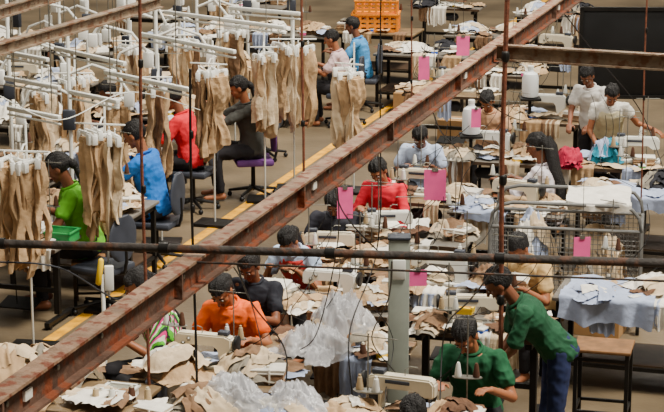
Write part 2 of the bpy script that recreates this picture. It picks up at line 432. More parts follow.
# ---------------------------------------------------------------- people
def remesh(mb, vox, name, mats, sm=2, wr=0, seed=0):
    me = bpy.data.meshes.new(name); bmesh.ops.recalc_face_normals(mb.bm, faces=mb.bm.faces); mb.bm.to_mesh(me); mb.bm.free()
    o = bpy.data.objects.new('tmp', me); COL.objects.link(o)
    r = o.modifiers.new('r', 'REMESH'); r.mode = 'VOXEL'; r.voxel_size = vox; r.use_smooth_shade = True
    if sm:
        k = o.modifiers.new('s', 'SMOOTH'); k.factor = .5; k.iterations = sm
    dg = bpy.context.evaluated_depsgraph_get(); dg.update()
    n = bpy.data.meshes.new_from_object(o.evaluated_get(dg)); n.name = name
    bpy.data.objects.remove(o); bpy.data.meshes.remove(me)
    n.materials.clear(); n.materials.append(mats)
    if wr:
        nn = [v.normal.copy() for v in n.vertices]
        for v, q in zip(n.vertices, nn):
            p = v.co*8+V((seed, 0, 0)); w = noise.noise(V((p.x, p.y, p.z*.5))+V((noise.noise(p*.5), 0, 0))*2)
            p2 = v.co*17+V((0, seed, 0)); w2 = noise.noise(V((p2.x*.6, p2.y, p2.z*1.2)))
            v.co += q*wr*(abs(w)*-2.2-abs(w2)*.7+.75)
    for p in n.polygons: p.use_smooth = True
    return n
def ik(a, t, l1, l2, pole):
    d = t-a; L = d.length
    if L > (l1+l2)*.985: t = a+d*((l1+l2)*.985/L); d = t-a; L = d.length
    c = (l1*l1+L*L-l2*l2)/(2*l1*L); c = max(-1, min(1, c)); dn = d/L
    pp = (pole-dn*pole.dot(dn)).normalized()
    return a+dn*(l1*c)+pp*(l1*math.sqrt(1-c*c)), t
PID = [0]
def person(label, hpx, heading, pose='sit', lean=18, side=0, hp=30, hyaw=0, hl=(-.14, .42, .8), hr=(.14, .42, .8), shirt=None, sleeve=.55, pants=None, hair='short', s=1.0, skin=None, vox=.009, vest=None, face=True, hroll=0):
    PID[0] += 1; seed = PID[0]; skin = skin or (SKIN if seed % 2 else SKIN2); shirt = shirt or WC; pants = pants or PANB
    lean = math.radians(lean); side = math.radians(side)
    ph = .53 if pose == 'sit' else .9
    P = V((0, 0, ph)); sp = V((math.sin(side), math.sin(lean)*math.cos(side), math.cos(lean)*math.cos(side))).normalized()
    X = V((1, 0, 0))-sp*sp.x; X.normalize(); Y = sp.cross(X)
    NB = P+sp*.46
    Hm = Matrix.Rotation(math.radians(-hyaw), 3, 'Z') @ Matrix.Rotation(math.radians(-hp), 3, 'X') @ Matrix.Rotation(math.radians(hroll), 3, 'Y')
    nd = (sp+Hm @ V((0, 0, 1))).normalized()
    HC = NB+nd*.07+(Hm @ V((0, .02, .115)))
    hd = lambda x, y, z: HC+Hm @ V((x, y, z))
    SL = NB-sp*.045-X*.165; SR = NB-sp*.045+X*.165
    EL, HL = ik(SL, V(hl), .27, .235, V((-.6, -.5, -.9))); ER, HR = ik(SR, V(hr), .27, .235, V((.6, -.5, -.9)))
    if pose == 'sit':
        legs = [(V((k*.09, .0, .5)), V((k*.13, .41, .5)), V((k*.13, .36, .09))) for k in (-1, 1)]
    else:
        legs = [(V((k*.09, 0, .88)), V((k*.11, .03, .48)), V((k*.12, -.02+.08*k, .09))) for k in (-1, 1)]
    def torso(m, g, top=True):
        R = [(P-sp*.09, .13, .1), (P-sp*.04, .158, .115), (P+sp*.06, .15, .11), (P+sp*.17, .135, .1), (P+sp*.28, .155, .112), (P+sp*.37, .165, .108), (P+sp*.425, .15, .085), (P+sp*.455, .085, .06)]
        m.rings([(c, X*(rx+g), Y*(ry+g)) for c, rx, ry in R], 20)
    b = MB(); torso(b, 0)
    for a, e, h in ((SL, EL, HL), (SR, ER, HR)):
        b.cap(NB-sp*.05+(a-NB)*.3, a, .05, .052); b.cap(a, e, .046, .036); b.cap(e, h, .036, .025)
    for k, (e, h, S) in enumerate(((EL, HL, 1), (ER, HR, -1))):
        d = (h-e).normalized(); d = (d+V((0, .2, -.1))).normalized(); sd = d.cross(V((0, 0, 1))).normalized(); dn = sd.cross(d)*-1
        if dn.z > 0: dn = -dn
        inn = sd*S
        M = Matrix((sd, d, dn)).transposed()
        b.ball(h+d*.045, (.037, .05, .018), M, 12)
        for i, (o_, lnn) in enumerate(((-.027, .058), (-.009, .07), (.009, .075), (.027, .065))):
            q0 = h+d*.08+inn*o_; q1 = q0+d*lnn*.5+dn*lnn*.12; q2 = q1+d*lnn*.35+dn*lnn*.45
            b.cap(q0-d*.02, q1, .0095, .0085, 8); b.cap(q1, q2, .0085, .0075, 8)
        t0 = h+d*.025+inn*.03; t1 = t0+inn*.03+d*.025+dn*.01; b.cap(t0, t1, .012, .01, 8); b.cap(t1, t1+d*.028+dn*.012, .01, .008, 8)
    for hip, kn, an in legs:
        b.cap(hip, kn, .082, .055); b.cap(kn, an, .055, .036); b.cap(an+V((0, -.03, -.045)), an+V((0, .15, -.06)), .035, .026)
    b.cap(NB-sp*.03, hd(0, -.022, -.05), .052, .048)
    b.ball(hd(0, -.012, .028), (.073, .092, .084), Hm, 18); b.ball(hd(0, .02, -.035), (.056, .062, .07), Hm, 16); b.ball(hd(0, .058, -.085), (.024, .02, .02), Hm, 10)
    b.cap(hd(0, .08, .008), hd(0, .103, -.026), .009, .0135, 8); b.cap(hd(-.03, .074, .026), hd(.03, .074, .026), .013, .013, 8)
    for k in (-1, 1): b.ball(hd(k*.075, -.005, -.008), (.012, .022, .032), Hm, 10); b.ball(hd(k*.035, .05, -.025), (.024, .025, .026), Hm, 10)
    me = remesh(b, vox, 'person', skin, 1)
    o = bpy.data.objects.new('person', me); COL.objects.link(o); tag(o, label, 'person')
    g = MB(); torso(g, .017)
    for a, e, h in ((SL, EL, HL), (SR, ER, HR)):
        g.cap(NB-sp*.05+(a-NB)*.3, a, .058, .061)
        if sleeve <= 1: g.cap(a, a.lerp(e, sleeve), .061, .064)
        else: g.cap(a, e, .061, .052); g.cap(e, e.lerp(h, sleeve-1), .052, .042)
    if pose == 'sit': g.cap(P+V((-.06, .06, -.03)), P+V((.06, .06, -.03)), .11, .11)
    g.rings([(NB-sp*.03, X*.08, Y*.07), (NB+sp*.012, X*.062, Y*.062)], 16)
    so = bpy.data.objects.new('shirt', remesh(g, vox, 'shirt', shirt, 2, .012, seed)); COL.objects.link(so); so.parent = o
    g = MB(); g.tube([NB+sp*.012+X*.064*math.cos(i*.524)+Y*.066*math.sin(i*.524)-V((0, 0, .012))*math.sin(i*.524) for i in range(13)], .011, 8); g.build('collar', shirt, so)
    if vest:
        g = MB(); R = [(P+sp*.02, .17, .13), (P+sp*.17, .155, .12), (P+sp*.28, .174, .132), (P+sp*.37, .17, .13), (P+sp*.43, .12, .1)]
        g.rings([(c, X*(rx+.01), Y*(ry+.01)) for c, rx, ry in R], 20)
        vo = bpy.data.objects.new('vest', remesh(g, vox, 'vest', vest, 2, .008, seed+5)); COL.objects.link(vo); vo.parent = o
    g = MB(); g.rings([(P-sp*.1, X*.15, Y*.115), (P-sp*.03, X*.168, Y*.125), (P+sp*.05, X*.16, Y*.12)], 18)
    for hip, kn, an in legs: g.cap(hip, kn, .094, .068); g.cap(kn, an+V((0, 0, .03)), .066, .052)
    po = bpy.data.objects.new('trousers', remesh(g, .012, 'trousers', pants, 2, .01, seed+9)); COL.objects.link(po); po.parent = o
    g = MB(); vs = g.ball(HC, (1, 1, 1), None, 56)
    for v in vs:
        q = v.co-HC; p = V((q.x*.084, q.y*.103-.02, q.z*.097+.032))
        hl_ = .058-.22*max(0, p.y-.05)+.014*noise.noise(V((p.x*50, seed, 0)))
        if (p.y > .03 and p.z < hl_) or (p.z < .012 and p.y > -.012+.01*noise.noise(V((p.z*60, seed, 0)))): p = V((p.x*.72, p.y*.72, p.z*.72))
        elif p.z < -.045: p.x *= .75; p.y *= .85
        f = 1+.08*noise.noise(V((p.x*90, p.y*18, p.z*14+seed)))+.07*noise.noise(p*18+V((seed, 0, 0)))-(.06*math.exp(-(p.x/.006)**2) if p.z > .06 and hair != 'short' else 0); v.co = hd(p.x*f, p.y*f, p.z*f)
    if hair in ('bun', 'tied'): g.ball(hd(0, -.125, .0 if hair == 'bun' else -.03), (.042, .036, .045), Hm, 14)
    if hair in ('long', 'tied'):
        q = [hd(0, -.1, .03), hd(0, -.135, -.05), NB-Y*.11-sp*.06, NB-Y*.15-sp*.18, NB-Y*.14-sp*.32]
        if hair == 'long':
            for k in (-1, 0, 1): g.tube([p+X*k*.035 for p in q], .055, 10, .026)
        else: g.tube(q, .03, 10, .014)
    ho = bpy.data.objects.new('hair', g.mesh('hair', HAIR)); COL.objects.link(ho); ho.parent = o
    if face:
        for k in (-1, 1):
            g = MB(); g.ball(hd(k*.03, .084, .004), (.012, .005, .0055), Hm, 12); e = g.build('eye', EYEW, o)
            g = MB(); g.ball(hd(k*.03, .088, .003), (.0065, .0035, .0055), Hm, 10); g.build('iris', EYEB, e)
            g = MB(); g.cap(hd(k*.017, .09, .026), hd(k*.045, .078, .026), .004, .003, 6); g.build('eyebrow', HAIR, o)
        g = MB(); g.cap(hd(-.018, .079, -.056), hd(.018, .079, -.056), .0065, .0065, 8); g.build('mouth', LIP, o)
    o.scale = (s, s, s); hz = HC.z*s; w = W(hpx[0], hpx[1], hz)
    th = math.radians(heading); R = Matrix.Rotation(th, 3, 'Z'); off = R @ V((HC.x*s, HC.y*s, 0))
    o.location = (w.x-off.x, w.y-off.y, 0); o.rotation_euler.z = th
    return o
def seatof(p, kind, label):
    th = p.rotation_euler.z
    key, mk = {'s': ('stool', stool), 'c': ('chairg', office_chair), 'p': ('chairp', lambda: office_chair(PUR))}[kind]
    inst(key, mk, label, (p.location.x, p.location.y, 0), th)
SH = shirtm
p = person('woman in a bright orange short sleeved top bent over her sewing table', (221, 291), 165, lean=18, hp=44, side=4, s=1.04, hl=(-.2, .42, .8), hr=(.16, .42, .82), shirt=SH('orange', (248, 98, 10)), hair='tied', vox=.007, hroll=8); seatof(p, 's', 'wooden stool under the woman in orange')
p = person('person in a black shirt sitting just behind the woman in orange', (249, 266), 158, lean=10, hp=34, shirt=SH('black', (24, 26, 36)), hair='short', vox=.008); seatof(p, 's', 'wooden stool under the person in black behind the woman in orange')
p = person('woman in white and pale blue top with red front leaning over her work', (288, 241), 150, lean=32, hp=46, shirt=SH('paleblue', (186, 206, 234)), vest=SH('redfront', (200, 54, 52)), hair='tied', vox=.008, hroll=-8); seatof(p, 's', 'wooden stool under the woman in pale blue and red')
p = person('person in dark clothes half hidden behind the beam and a pink card', (334, 203), 175, lean=20, hp=44, shirt=SH('darkgrey', (40, 40, 50)), hair='short'); seatof(p, 's', 'wooden stool under the half hidden person in dark clothes')
p = person('woman in a red top with a white thread spool before her', (378, 171), 160, lean=16, hp=34, shirt=SH('crimson', (214, 24, 50)), sleeve=1.3, hair='tied', hroll=10); seatof(p, 's', 'wooden stool under the woman in the red top')
p = person('person in a white and blue shirt sewing behind the woman in red', (420, 137), 172, lean=22, hp=46, shirt=SH('whiteblue', (176, 190, 216)), hair='short'); seatof(p, 's', 'wooden stool under the person in white and blue')
p = person('person in a tan shirt seated behind a white jug', (487, 101), 165, lean=18, hp=40, shirt=SH('tan', (184, 142, 108)), hair='short'); seatof(p, 's', 'wooden stool under the person in tan')
p = person('woman with long black hair in a white blouse beside the wire cart', (536, 146), 62, lean=6, hp=22, s=1.06, shirt=SH('blouse', (212, 204, 210)), sleeve=1.2, hair='long', hl=(-.14, .4, .82), hr=(.1, .4, .82), vox=.008); seatof(p, 's', 'wooden stool under the long haired woman in white')
p = person('seated woman in a dark green top at the bottom of the picture', (465, 336), 160, lean=16, hp=44, s=1.05, shirt=SH('darkgreen', (18, 80, 48)), hair='tied', hl=(-.2, .38, .8), hr=(.14, .44, .82), vox=.0065, hroll=6); seatof(p, 's', 'wooden stool under the seated woman in dark green')
p = person('standing man in a dark green shirt and jeans stooping over a machine', (498, 284), 95, 'stand', lean=42, hp=36, hl=(-.1, .5, .78), hr=(.12, .42, .76), shirt=SH('bottlegreen', (22, 74, 46)), sleeve=.75, pants=PANT, hair='short', vox=.0065)
p = person('person in a tan yellow shirt seated behind the standing man in green', (518, 248), 140, lean=22, hp=40, shirt=SH('sand', (198, 164, 110)), hair='short', vox=.008); seatof(p, 's', 'wooden stool under the person in the tan yellow shirt')
p = person('person seen only by the black hair at the very bottom edge', (413, 416), 175, lean=14, hp=30, shirt=SH('greytee', (120, 120, 126)), hair='short'); seatof(p, 's', 'wooden stool under the person at the very bottom edge')
p = person('person in a green and pink striped shirt partly behind the beam', (138, 286), 115, lean=20, hp=28, s=1.08, shirt=stripe('striped_shirt', [(90, 200, 40), (230, 230, 210), (220, 40, 130), (40, 60, 50)], 9), sleeve=.8, hair='tied', vox=.008); seatof(p, 's', 'wooden stool under the person in the striped shirt')
p = person('standing person in a white shirt behind the worker in the yellow vest', (587, 76), 150, 'stand', lean=16, hp=35, hl=(-.12, .4, .95), hr=(.12, .42, .95), s=.95, shirt=SH('whitegrey', (204, 200, 196)), hair='short')
p = person('standing worker in a pale yellow vest bending forward with one bare arm reaching right', (612, 95), 178, 'stand', lean=34, hp=40, hl=(-.5, .3, 1.0), hr=(.16, .46, .86), s=.95, shirt=SH('whitevest', (222, 218, 208)), vest=SH('yellowvest', (212, 202, 166)), sleeve=.35, hair='tied', pants=PANB, skin=SKIN)
# ---- left block
p = person('woman in a light green shirt behind hanging trousers on the left', (57, 168), 95, lean=16, hp=28, s=1.14, shirt=SH('lime', (100, 176, 36)), hair='tied', vox=.008); seatof(p, 's', 'wooden stool under the woman in light green')
p = person('man in a blue polo shirt reaching left from his grey chair', (134, 135), 75, lean=12, hp=26, s=1.12, hl=(-.1, .46, .9), hr=(.12, .5, .84), shirt=SH('blue', (28, 110, 200)), hair='short', vox=.008, skin=SKIN); seatof(p, 'c', 'grey swivel chair under the man in the blue polo')
p = person('person in red shirt with white panel on the left of the aisle', (172, 98), 75, lean=14, hp=28, s=1.08, shirt=SH('red', (214, 24, 44)), sleeve=.8, hair='short'); seatof(p, 'c', 'grey swivel chair under the person in red and white')
p = person('woman in dark patterned clothes holding khaki trousers on a purple chair', (238, 88), 100, lean=8, hp=24, s=1.08, shirt=SH('patterned', (62, 62, 58)), sleeve=1.2, hair='tied', hl=(-.1, .45, 1.0), hr=(.1, .45, .95)); seatof(p, 'p', 'purple swivel chair beside the aisle')
p = person('small distant person in dark blue by the white racks', (107, 92), 100, lean=12, hp=26, shirt=SH('navy', (24, 56, 130)), hair='short', face=False); seatof(p, 's', 'wooden stool under the distant person in dark blue')
p = person('person in a pale pink shirt seated at the far end of the aisle', (331, 39), 80, lean=12, hp=22, shirt=SH('palepink', (208, 178, 180)), sleeve=.7, hair='short', face=False); seatof(p, 'c', 'grey swivel chair under the person in pale pink')
p = person('person in a sky blue shirt seated beyond the one in pale pink', (352, 26), 80, lean=10, hp=20, shirt=SH('sky', (70, 148, 208)), sleeve=.7, hair='short', face=False); seatof(p, 'c', 'grey swivel chair under the person in sky blue')
# ---------------------------------------------------------------- tables and machines
def tb(px, py, label, k='s', rot=0, sc=1):
    mk = {'s': ('tab_s', sewing_table), 'g': ('tab_g', lambda: sewing_table(TOPG)), 'w': ('tab_w', work_table), 't': ('tab_t', lambda: work_table(TOPM))}[k]
    p = W(px, py, .75); return inst(mk[0], mk[1], label, (p.x, p.y, 0), HA+rot, (sc, sc, 1))
def mc(px, py, label, rot=0, k='w', s=1):
    p = W(px, py, .75); return inst('mach'+k, (lambda: machine(WHT)) if k == 'w' else (lambda: machine(CRM)), label, p, HA+rot, (s, s, s))
T = [(216, 374, 's', 'sewing table in front of the woman in orange'), (330, 302, 'g', 'sewing table in front of the woman in pale blue and red'),
 (350, 262, 's', 'sewing table in front of the half hidden dark clothed person'), (412, 236, 'g', 'sewing table in front of the woman in red'),
 (428, 197, 's', 'sewing table in front of the person in white and blue'), (492, 157, 'g', 'sewing table in front of the person in tan'),
 (405, 420, 's', 'near sewing table at the bottom edge left of the woman in dark green'), (450, 285, 's', 'sewing table right of the grey upright panel'),
 (480, 325, 'g', 'sewing table the stooping man in green works at'), (336, 346, 's', 'table under the large heap of clear bags'),
 (510, 208, 'g', 'pale topped table between the woman in red and the wire cart'), (640, 292, 'w', 'work table with pale blue sheet behind the black stand'),
 (645, 190, 'w', 'work table with pale sheet at the right, nearer of the two before the vest worker'), (222, 425, 't', 'work table under clear bags along the bottom edge'),
 (55, 392, 't', 'low left table holding thread cones and brown clothes at the bottom'),
 (12, 238, 'g', 'dark framed table at the left edge below the hanging trousers'), (540, 118, 's', 'sewing table behind the white jug'),
 (450, 92, 's', 'distant sewing table left of the tan shirted person'),
 (500, 72, 'g', 'distant table left of the hanging black board'), (558, 55, 's', 'distant table below the end of the long beam'),
 (425, 52, 'w', 'distant white work table beside the aisle'), (492, 34, 'w', 'distant work table with white sheets at top middle'),
 (376, 30, 't', 'table under the orange crate at the far end'), (560, 14, 'w', 'farthest work table left of the black board'),
 (450, 6, 'g', 'farthest table right of the orange crate'),
 (82, 204, 'w', 'table in front of the man in the blue polo'), (5, 172, 'w', 'table left of the woman in light green'),
 (96, 150, 'w', 'table in front of the person in red and white'), (15, 120, 'w', 'table with white piles at the left edge'),
 (145, 112, 'w', 'table under the white racks on the upper left'), 
 (40, 84, 'w', 'far left table behind the white racks'), (165, 76, 'w', 'far table left of centre under white tubes'),
 (256, 66, 'w', 'table before the person in pale pink'),
 (290, 32, 'w', 'far table before the person in sky blue'), (196, 34, 'w', 'farthest left table near the top edge'),
 (104, 50, 'w', 'distant table among the tubes at upper left'), (15, 44, 'w', 'distant table in the upper left corner'), (250, 4, 'w', 'table cut by the top edge left of centre'), (150, 14, 'w', 'distant table beyond the tan corner beams'),
 (605, 163, 's', 'cluttered sewing table just in front of the worker in the vest')]
TL = [(tb(px, py, lb, k), k) for px, py, k, lb in T]
M = [(205, 366, 'white sewing machine beside the woman in orange'), (330, 300, 'white sewing machine at the table of the woman in pale blue and red'),
 (330, 260, 'white sewing machine below the half hidden person'), (388, 238, 'white sewing machine before the woman in red'),
 (420, 196, 'white sewing machine before the person in white and blue'), (488, 156, 'white sewing machine before the person in tan'),
 (402, 414, 'near white sewing machine at the bottom edge'), (440, 284, 'white sewing machine just right of the grey upright panel'),
 (470, 326, 'white sewing machine under the hands of the stooping man'), (545, 117, 'white sewing machine behind the white jug'),
 (455, 91, 'distant sewing machine left of the tan shirted person'), (505, 71, 'distant sewing machine left of the black board'),
 (556, 54, 'distant sewing machine below the long beam end'),
 (448, 6, 'farthest sewing machine right of the orange crate'),
 (95, 202, 'sewing machine before the man in the blue polo'), (110, 150, 'sewing machine before the person in red and white'), (165, 112, 'sewing machine under the upper left racks'), (272, 65, 'sewing machine before the person in pale pink'), (20, 84, 'sewing machine on the far left table'),
 (636, 162, 'sewing machine just in front of the worker in the vest'), (516, 208, 'sewing machine left of the wire cart')]
RT = [math.pi, math.pi, .1, .4, 0, math.pi, 0, math.pi, .2, math.pi, .1, 0, math.pi, 0, 1.2, 1.3, .5, 1.4, .2, .1, 3.0]
for i, (px, py, lb) in enumerate(M): mc(px, py, lb, random.uniform(-.12, .12)+RT[i], 'w' if i % 2 else 'c', .86 if i in (0, 1, 2, 3, 8) else .94)
PL = [(252, 374, 'g', .42, .4, .17, 'grey crumpled cloth heap right of the orange woman hands'), (172, 374, 'g', .42, .35, .2, 'grey trousers heap left of the orange woman table'),
 (290, 308, 'g', .36, .3, .12, 'grey cloth pieces behind the clear bag heap'), (372, 304, 'k', .34, .3, .13, 'khaki cloth pieces left of the grey upright panel'),
 (372, 262, 'k', .36, .34, .15, 'khaki heap beside the half hidden person'), (300, 268, 'b', .3, .3, .12, 'brown cloth heap right of the pale blue woman'),
 (452, 236, 'g', .4, .35, .14, 'pale cloth heap right of the red topped woman'), (462, 198, 'g', .34, .3, .13, 'grey heap beside the white and blue worker'),
 (390, 198, 'k', .3, .3, .12, 'small khaki heap left of the white and blue worker'), (524, 158, 'k', .34, .3, .15, 'khaki heap right of the tan shirted worker'),
 (458, 158, 'g', .34, .3, .13, 'grey heap left of the tan shirted worker'), (335, 346, 'g', .55, .42, .2, 'pale cloth heap showing through the clear bags'),
 (345, 344, 'p', .55, .5, .36, 'large heap of clear plastic bags in the middle of the picture'),
 (312, 356, 'p', .5, .34, .24, 'smaller clear bag heap in front of the large one'), (205, 414, 'g', .5, .4, .18, 'grey cloth heap under the clear bags at bottom left of centre'), (228, 412, 'p', .6, .4, .24, 'clear plastic bags at the bottom left of centre'),
 (285, 420, 'w', .5, .34, .14, 'white cloth heap under the clear bags at the bottom centre'), (290, 418, 'p', .5, .4, .22, 'clear plastic bags at the bottom centre'), (380, 350, 'g', .3, .3, .15, 'grey cloth at the foot of the grey upright panel'),
 (486, 288, 'b', .3, .3, .18, 'dark brown heap right of the middle sewing machine'), (408, 288, 'k', .26, .3, .12, 'khaki scraps right of the grey upright panel'),
 (522, 324, 'g', .3, .34, .13, 'grey heap beside the stooping man'), (430, 328, 'g', .32, .34, .13, 'pale cloth heap left of the stooping man machine'),
 (452, 422, 'b', .34, .34, .14, 'brown heap before the seated woman in dark green'), (352, 420, 'k', .34, .3, .14, 'khaki heap left of the near sewing machine'),
 (5, 386, 'k', .5, .5, .26, 'big khaki heap in the bottom left corner'), (50, 378, 'g', .5, .45, .22, 'pale mixed heap next to the corner heap'),
 (478, 208, 'l', .36, .4, .1, 'pale blue sheets on the table right of the red topped woman'), (545, 208, 'k', .3, .35, .14, 'khaki cloth beside the wire cart'),
 (592, 296, 'l', .36, .4, .09, 'crumpled pale blue sheets left end of the table behind the black stand'), (662, 292, 'w', .4, .4, .13, 'white sheets at the right end of the table behind the black stand'),
 (600, 192, 'g', .36, .4, .12, 'pale cloth on the sheeted table behind the wire cart'), (660, 188, 'd', .4, .4, .16, 'dark cloth on the sheeted table at the right edge'),
 (568, 166, 'm', .26, .3, .2, 'maroon red cloth between the long haired woman and the vest worker'), (604, 162, 't', .3, .26, .22, 'teal cloth on the table in front of the vest worker'),
 (575, 118, 'g', .36, .3, .15, 'grey heap right of the far white jug'),
 (512, 120, 'k', .34, .3, .15, 'khaki heap below the far white jug'), (425, 92, 'g', .4, .3, .13, 'grey heap on the distant sewing table'),
 (480, 72, 'g', .36, .34, .13, 'pale heap on the distant table under the beam'), (532, 72, 'k', .34, .3, .15, 'khaki heap on the distant table under the beam'),
 (532, 55, 'w', .36, .3, .13, 'white heap left of the black board'), (408, 50, 'w', .5, .4, .11, 'white heap on the table beside the far aisle'),
 (446, 50, 'd', .34, .3, .13, 'charcoal heap on the table beside the far aisle'), (472, 32, 'w', .5, .4, .13, 'white sheets at the top middle'),
 (512, 32, 'g', .5, .4, .13, 'grey cloth right of the top middle sheets'), (540, 13, 'w', .5, .4, .15, 'white heap at the top left of the black board'),
 (580, 13, 'd', .4, .4, .15, 'charcoal heap beside the black board'), (425, 6, 'd', .4, .4, .13, 'charcoal cloth behind the orange crate'),
 (-12, 238, 'k', .4, .4, .15, 'khaki heap at the left edge under the hanging trousers'),
 (118, 202, 'k', .36, .4, .17, 'khaki heap by the blue polo man hands'), (58, 206, 'k', .4, .4, .15, 'khaki heap below the light green woman'),
 (10, 170, 'g', .5, .4, .18, 'grey heap on the left edge table'), (136, 148, 'k', .4, .4, .18, 'khaki heap by the red shirted worker hands'),
 (76, 150, 'w', .4, .4, .15, 'pale heap left of the red shirted worker'), (0, 120, 'w', .5, .45, .22, 'white heap on the left edge table'),
 (42, 118, 'w', .5, .4, .2, 'white pile second from the left edge'), (110, 114, 'k', .4, .4, .18, 'khaki heap under the racks'),
 (142, 112, 'w', .34, .4, .18, 'white heap under the racks'), (184, 112, 'k', .4, .4, .18, 'khaki heap between the red shirt and the purple chair'),
 (50, 82, 'w', .4, .4, .18, 'white heap at upper left'), (74, 82, 'k', .4, .4, .18, 'khaki heap at upper left'), (140, 75, 'w', .5, .4, .16, 'white heap under the upper left tubes'),
 (188, 74, 'k', .4, .4, .15, 'khaki heap under the upper left tubes'), (234, 65, 'k', .4, .4, .18, 'khaki heap behind the khaki bunch'), (292, 66, 'w', .3, .4, .16, 'white heap before the pale pink worker'),
 (312, 32, 'k', .4, .4, .15, 'khaki heap before the sky blue worker'), (272, 32, 'w', .4, .4, .16, 'white heap left of the sky blue worker'), (180, 34, 'w', .5, .4, .16, 'white heap near the top edge left'),
 (216, 32, 'k', .4, .4, .15, 'khaki heap near the top edge left'), (90, 50, 'w', .5, .4, .18, 'white heap among the distant tubes'), (124, 48, 'k', .4, .4, .16, 'khaki heap among the distant tubes'),
 (0, 42, 'w', .5, .4, .18, 'white heap on the upper left corner table'), (34, 42, 'k', .4, .4, .16, 'khaki heap on the upper left corner table'), (236, 3, 'w', .4, .4, .15, 'white heap cut by the top edge'), (140, 12, 'k', .4, .4, .16, 'khaki heap beyond the tan corner beams')]
for px, py, k, w, d, h, lb in PL: pile(px, py, k, w, d, h, lb)
BN = [(268, 300, 'g', 'grey folded bundle at the left of the pale blue woman table', 1), (392, 264, 'k', 'khaki folded bundle right of the half hidden person', 1),
 (365, 238, 'g', 'grey folded bundle left of the red woman machine', .9), (510, 290, 'k', 'khaki folded bundle behind the stooping man', .9),
 (30, 240, 'g', 'grey folded bundle on the dark framed left table', 1), (352, 28, 'd', 'charcoal folded bundle left of the orange crate', 1)]
for px, py, k, lb, s in BN: bundle(px, py, k, lb, s)
SC = [('khaki', KH), ('pale khaki', KL), ('white', WC), ('dark khaki', KD), ('pale blue', BLC), ('brown', BRC)]
IT = [('pink', PKC), ('blue', BLUP), ('yellow', YLW), ('white', WHT), ('green', GRNP)]
def tin(mm):
    def mk():
        t = thing('bobbin_box', '', 'box'); MB().box((0, 0, .02), (.09, .06, .04), bev=.005).build('body', mm, t); MB().box((0, 0, .043), (.094, .064, .012), bev=.003).build('lid', WHT, t); return t
    return mk
for n_, (t_, k) in enumerate(TL):
    hw, hd_ = (.5, .23) if k in 'sg' else (.58, .3)
    for i in range(7 if k in 'sg' else 6):
        nm, mm = SC[random.choice((0, 0, 1, 1, 2, 2, 2, 3, 4, 5))]; v = random.choice((1, 2))
        loc = t_.matrix_basis @ V((random.uniform(-hw, hw), random.uniform(-hd_, hd_), .752+random.uniform(0, .05)))
        inst('scrap'+nm+str(v), scrap_maker(mm, v*3, .34, .19), 'small crumpled '+nm+' cut cloth piece lying on a work table', loc, random.uniform(0, 6.28), (1, 1, random.uniform(.8, 1.4)), nm+' cut pieces on the tables')
    for i in range(3):
        nm, mm = SC[random.choice((0, 1, 2, 2, 3, 4))]; v = random.choice((1, 2))
        loc = t_.matrix_basis @ V((random.uniform(-hw*.85, hw*.85), -(.28 if k in 'sg' else .35), .754))
        inst('hang'+nm+str(v), hang_maker(mm, v*4, .2), nm+' cloth piece hanging over the front edge of a table', loc, HA, (random.uniform(.7, 1.3), 1, random.uniform(.6, 1.1)), nm+' pieces hanging off table edges')
    if n_ != 14:
        nm, mm = random.choice(IT)
        loc = t_.matrix_basis @ V((random.uniform(-hw, hw), random.uniform(-hd_, -hd_*.3), .752))
        inst('tin'+nm, tin(mm), 'little '+nm+' bobbin box lying among cloth on a table', loc, random.uniform(0, 6.28), None, nm+' bobbin boxes')
        c_ = random.choice('kg'); loc = t_.matrix_basis @ V((random.choice((-1, 1))*hw*.8, random.uniform(-.08, .08), .752))
        inst('bun'+c_, bundle_maker(SETS[c_], ord(c_)), 'small tied stack of '+('khaki' if c_ == 'k' else 'mixed grey')+' cut panels on a table', loc, HA+random.uniform(-.5, .5), (.7, .7, .7), 'small tied stacks of '+('khaki' if c_ == 'k' else 'mixed')+' panels')
    if n_ not in (9, 13, 14): inst('tstand', threadstand, 'thin steel thread stand with two cones at a table edge', t_.matrix_basis @ V((random.uniform(-.4, .4), hd_*.9, .751)), HA+random.uniform(-.4, .4), None, 'thread stands on the tables')
    if (n_ < 20 or n_ > 38) and n_ not in (13, 14, 15):
        for rep in range(2):
            a = t_.matrix_basis @ V((random.uniform(-.5, .5), .25, 1.42)); b = t_.matrix_basis @ V((random.uniform(-.4, .4), -.1, .77)); m = MB(); L_ = []
            k1, k2 = random.uniform(-.3, .3), random.uniform(-.25, .1)
            for i in range(15):
                f = i/14; q = a.lerp(b, f)-a; q += V((k1*math.sin(f*3.14)+.04*math.sin(f*9), k2*math.sin(f*6.28), -.12*math.sin(f*3.14))); L_.append(q)
            m.tube(L_, .0032, 5); tag(m.build('thin_cable', CABM, loc=a), 'thin black lead curling down onto a sewing table', 'cable', 'thin leads over the sewing tables')
# ---------------------------------------------------------------- hanging garments
rack(2, 149, 30, 150, 6, 'at the far left edge')
rack(82, 122, 106, 123, 6, 'in front of the light green worker')
rack(112, 92, 124, 92, 3, 'behind the man in the blue polo', 1.45)
rack(149, 76, 160, 76, 3, 'left of the red shirted worker')
rack(196, 62, 216, 63, 5, 'just left of the purple chair')
rack(256, 46, 268, 46, 3, 'right of the dark patterned woman')
rack(276, 38, 302, 38, 7, 'at the middle of the far aisle side')
rack(340, 62, 352, 63, 4, 'beside the person in pale pink', 1.5)
rack(60, 72, 84, 72, 5, 'in the upper left among the tubes', 1.6)
rack(118, 40, 140, 40, 5, 'in the far upper left beyond the tubes', 1.6)
rack(172, 34, 192, 34, 5, 'in the far rows near the long white rail', 1.6)
rack(30, 82, 44, 82, 4, 'at upper left behind the far left tables', 1.5)
rack(222, 24, 240, 24, 5, 'in the farthest rows near the top edge', 1.6)
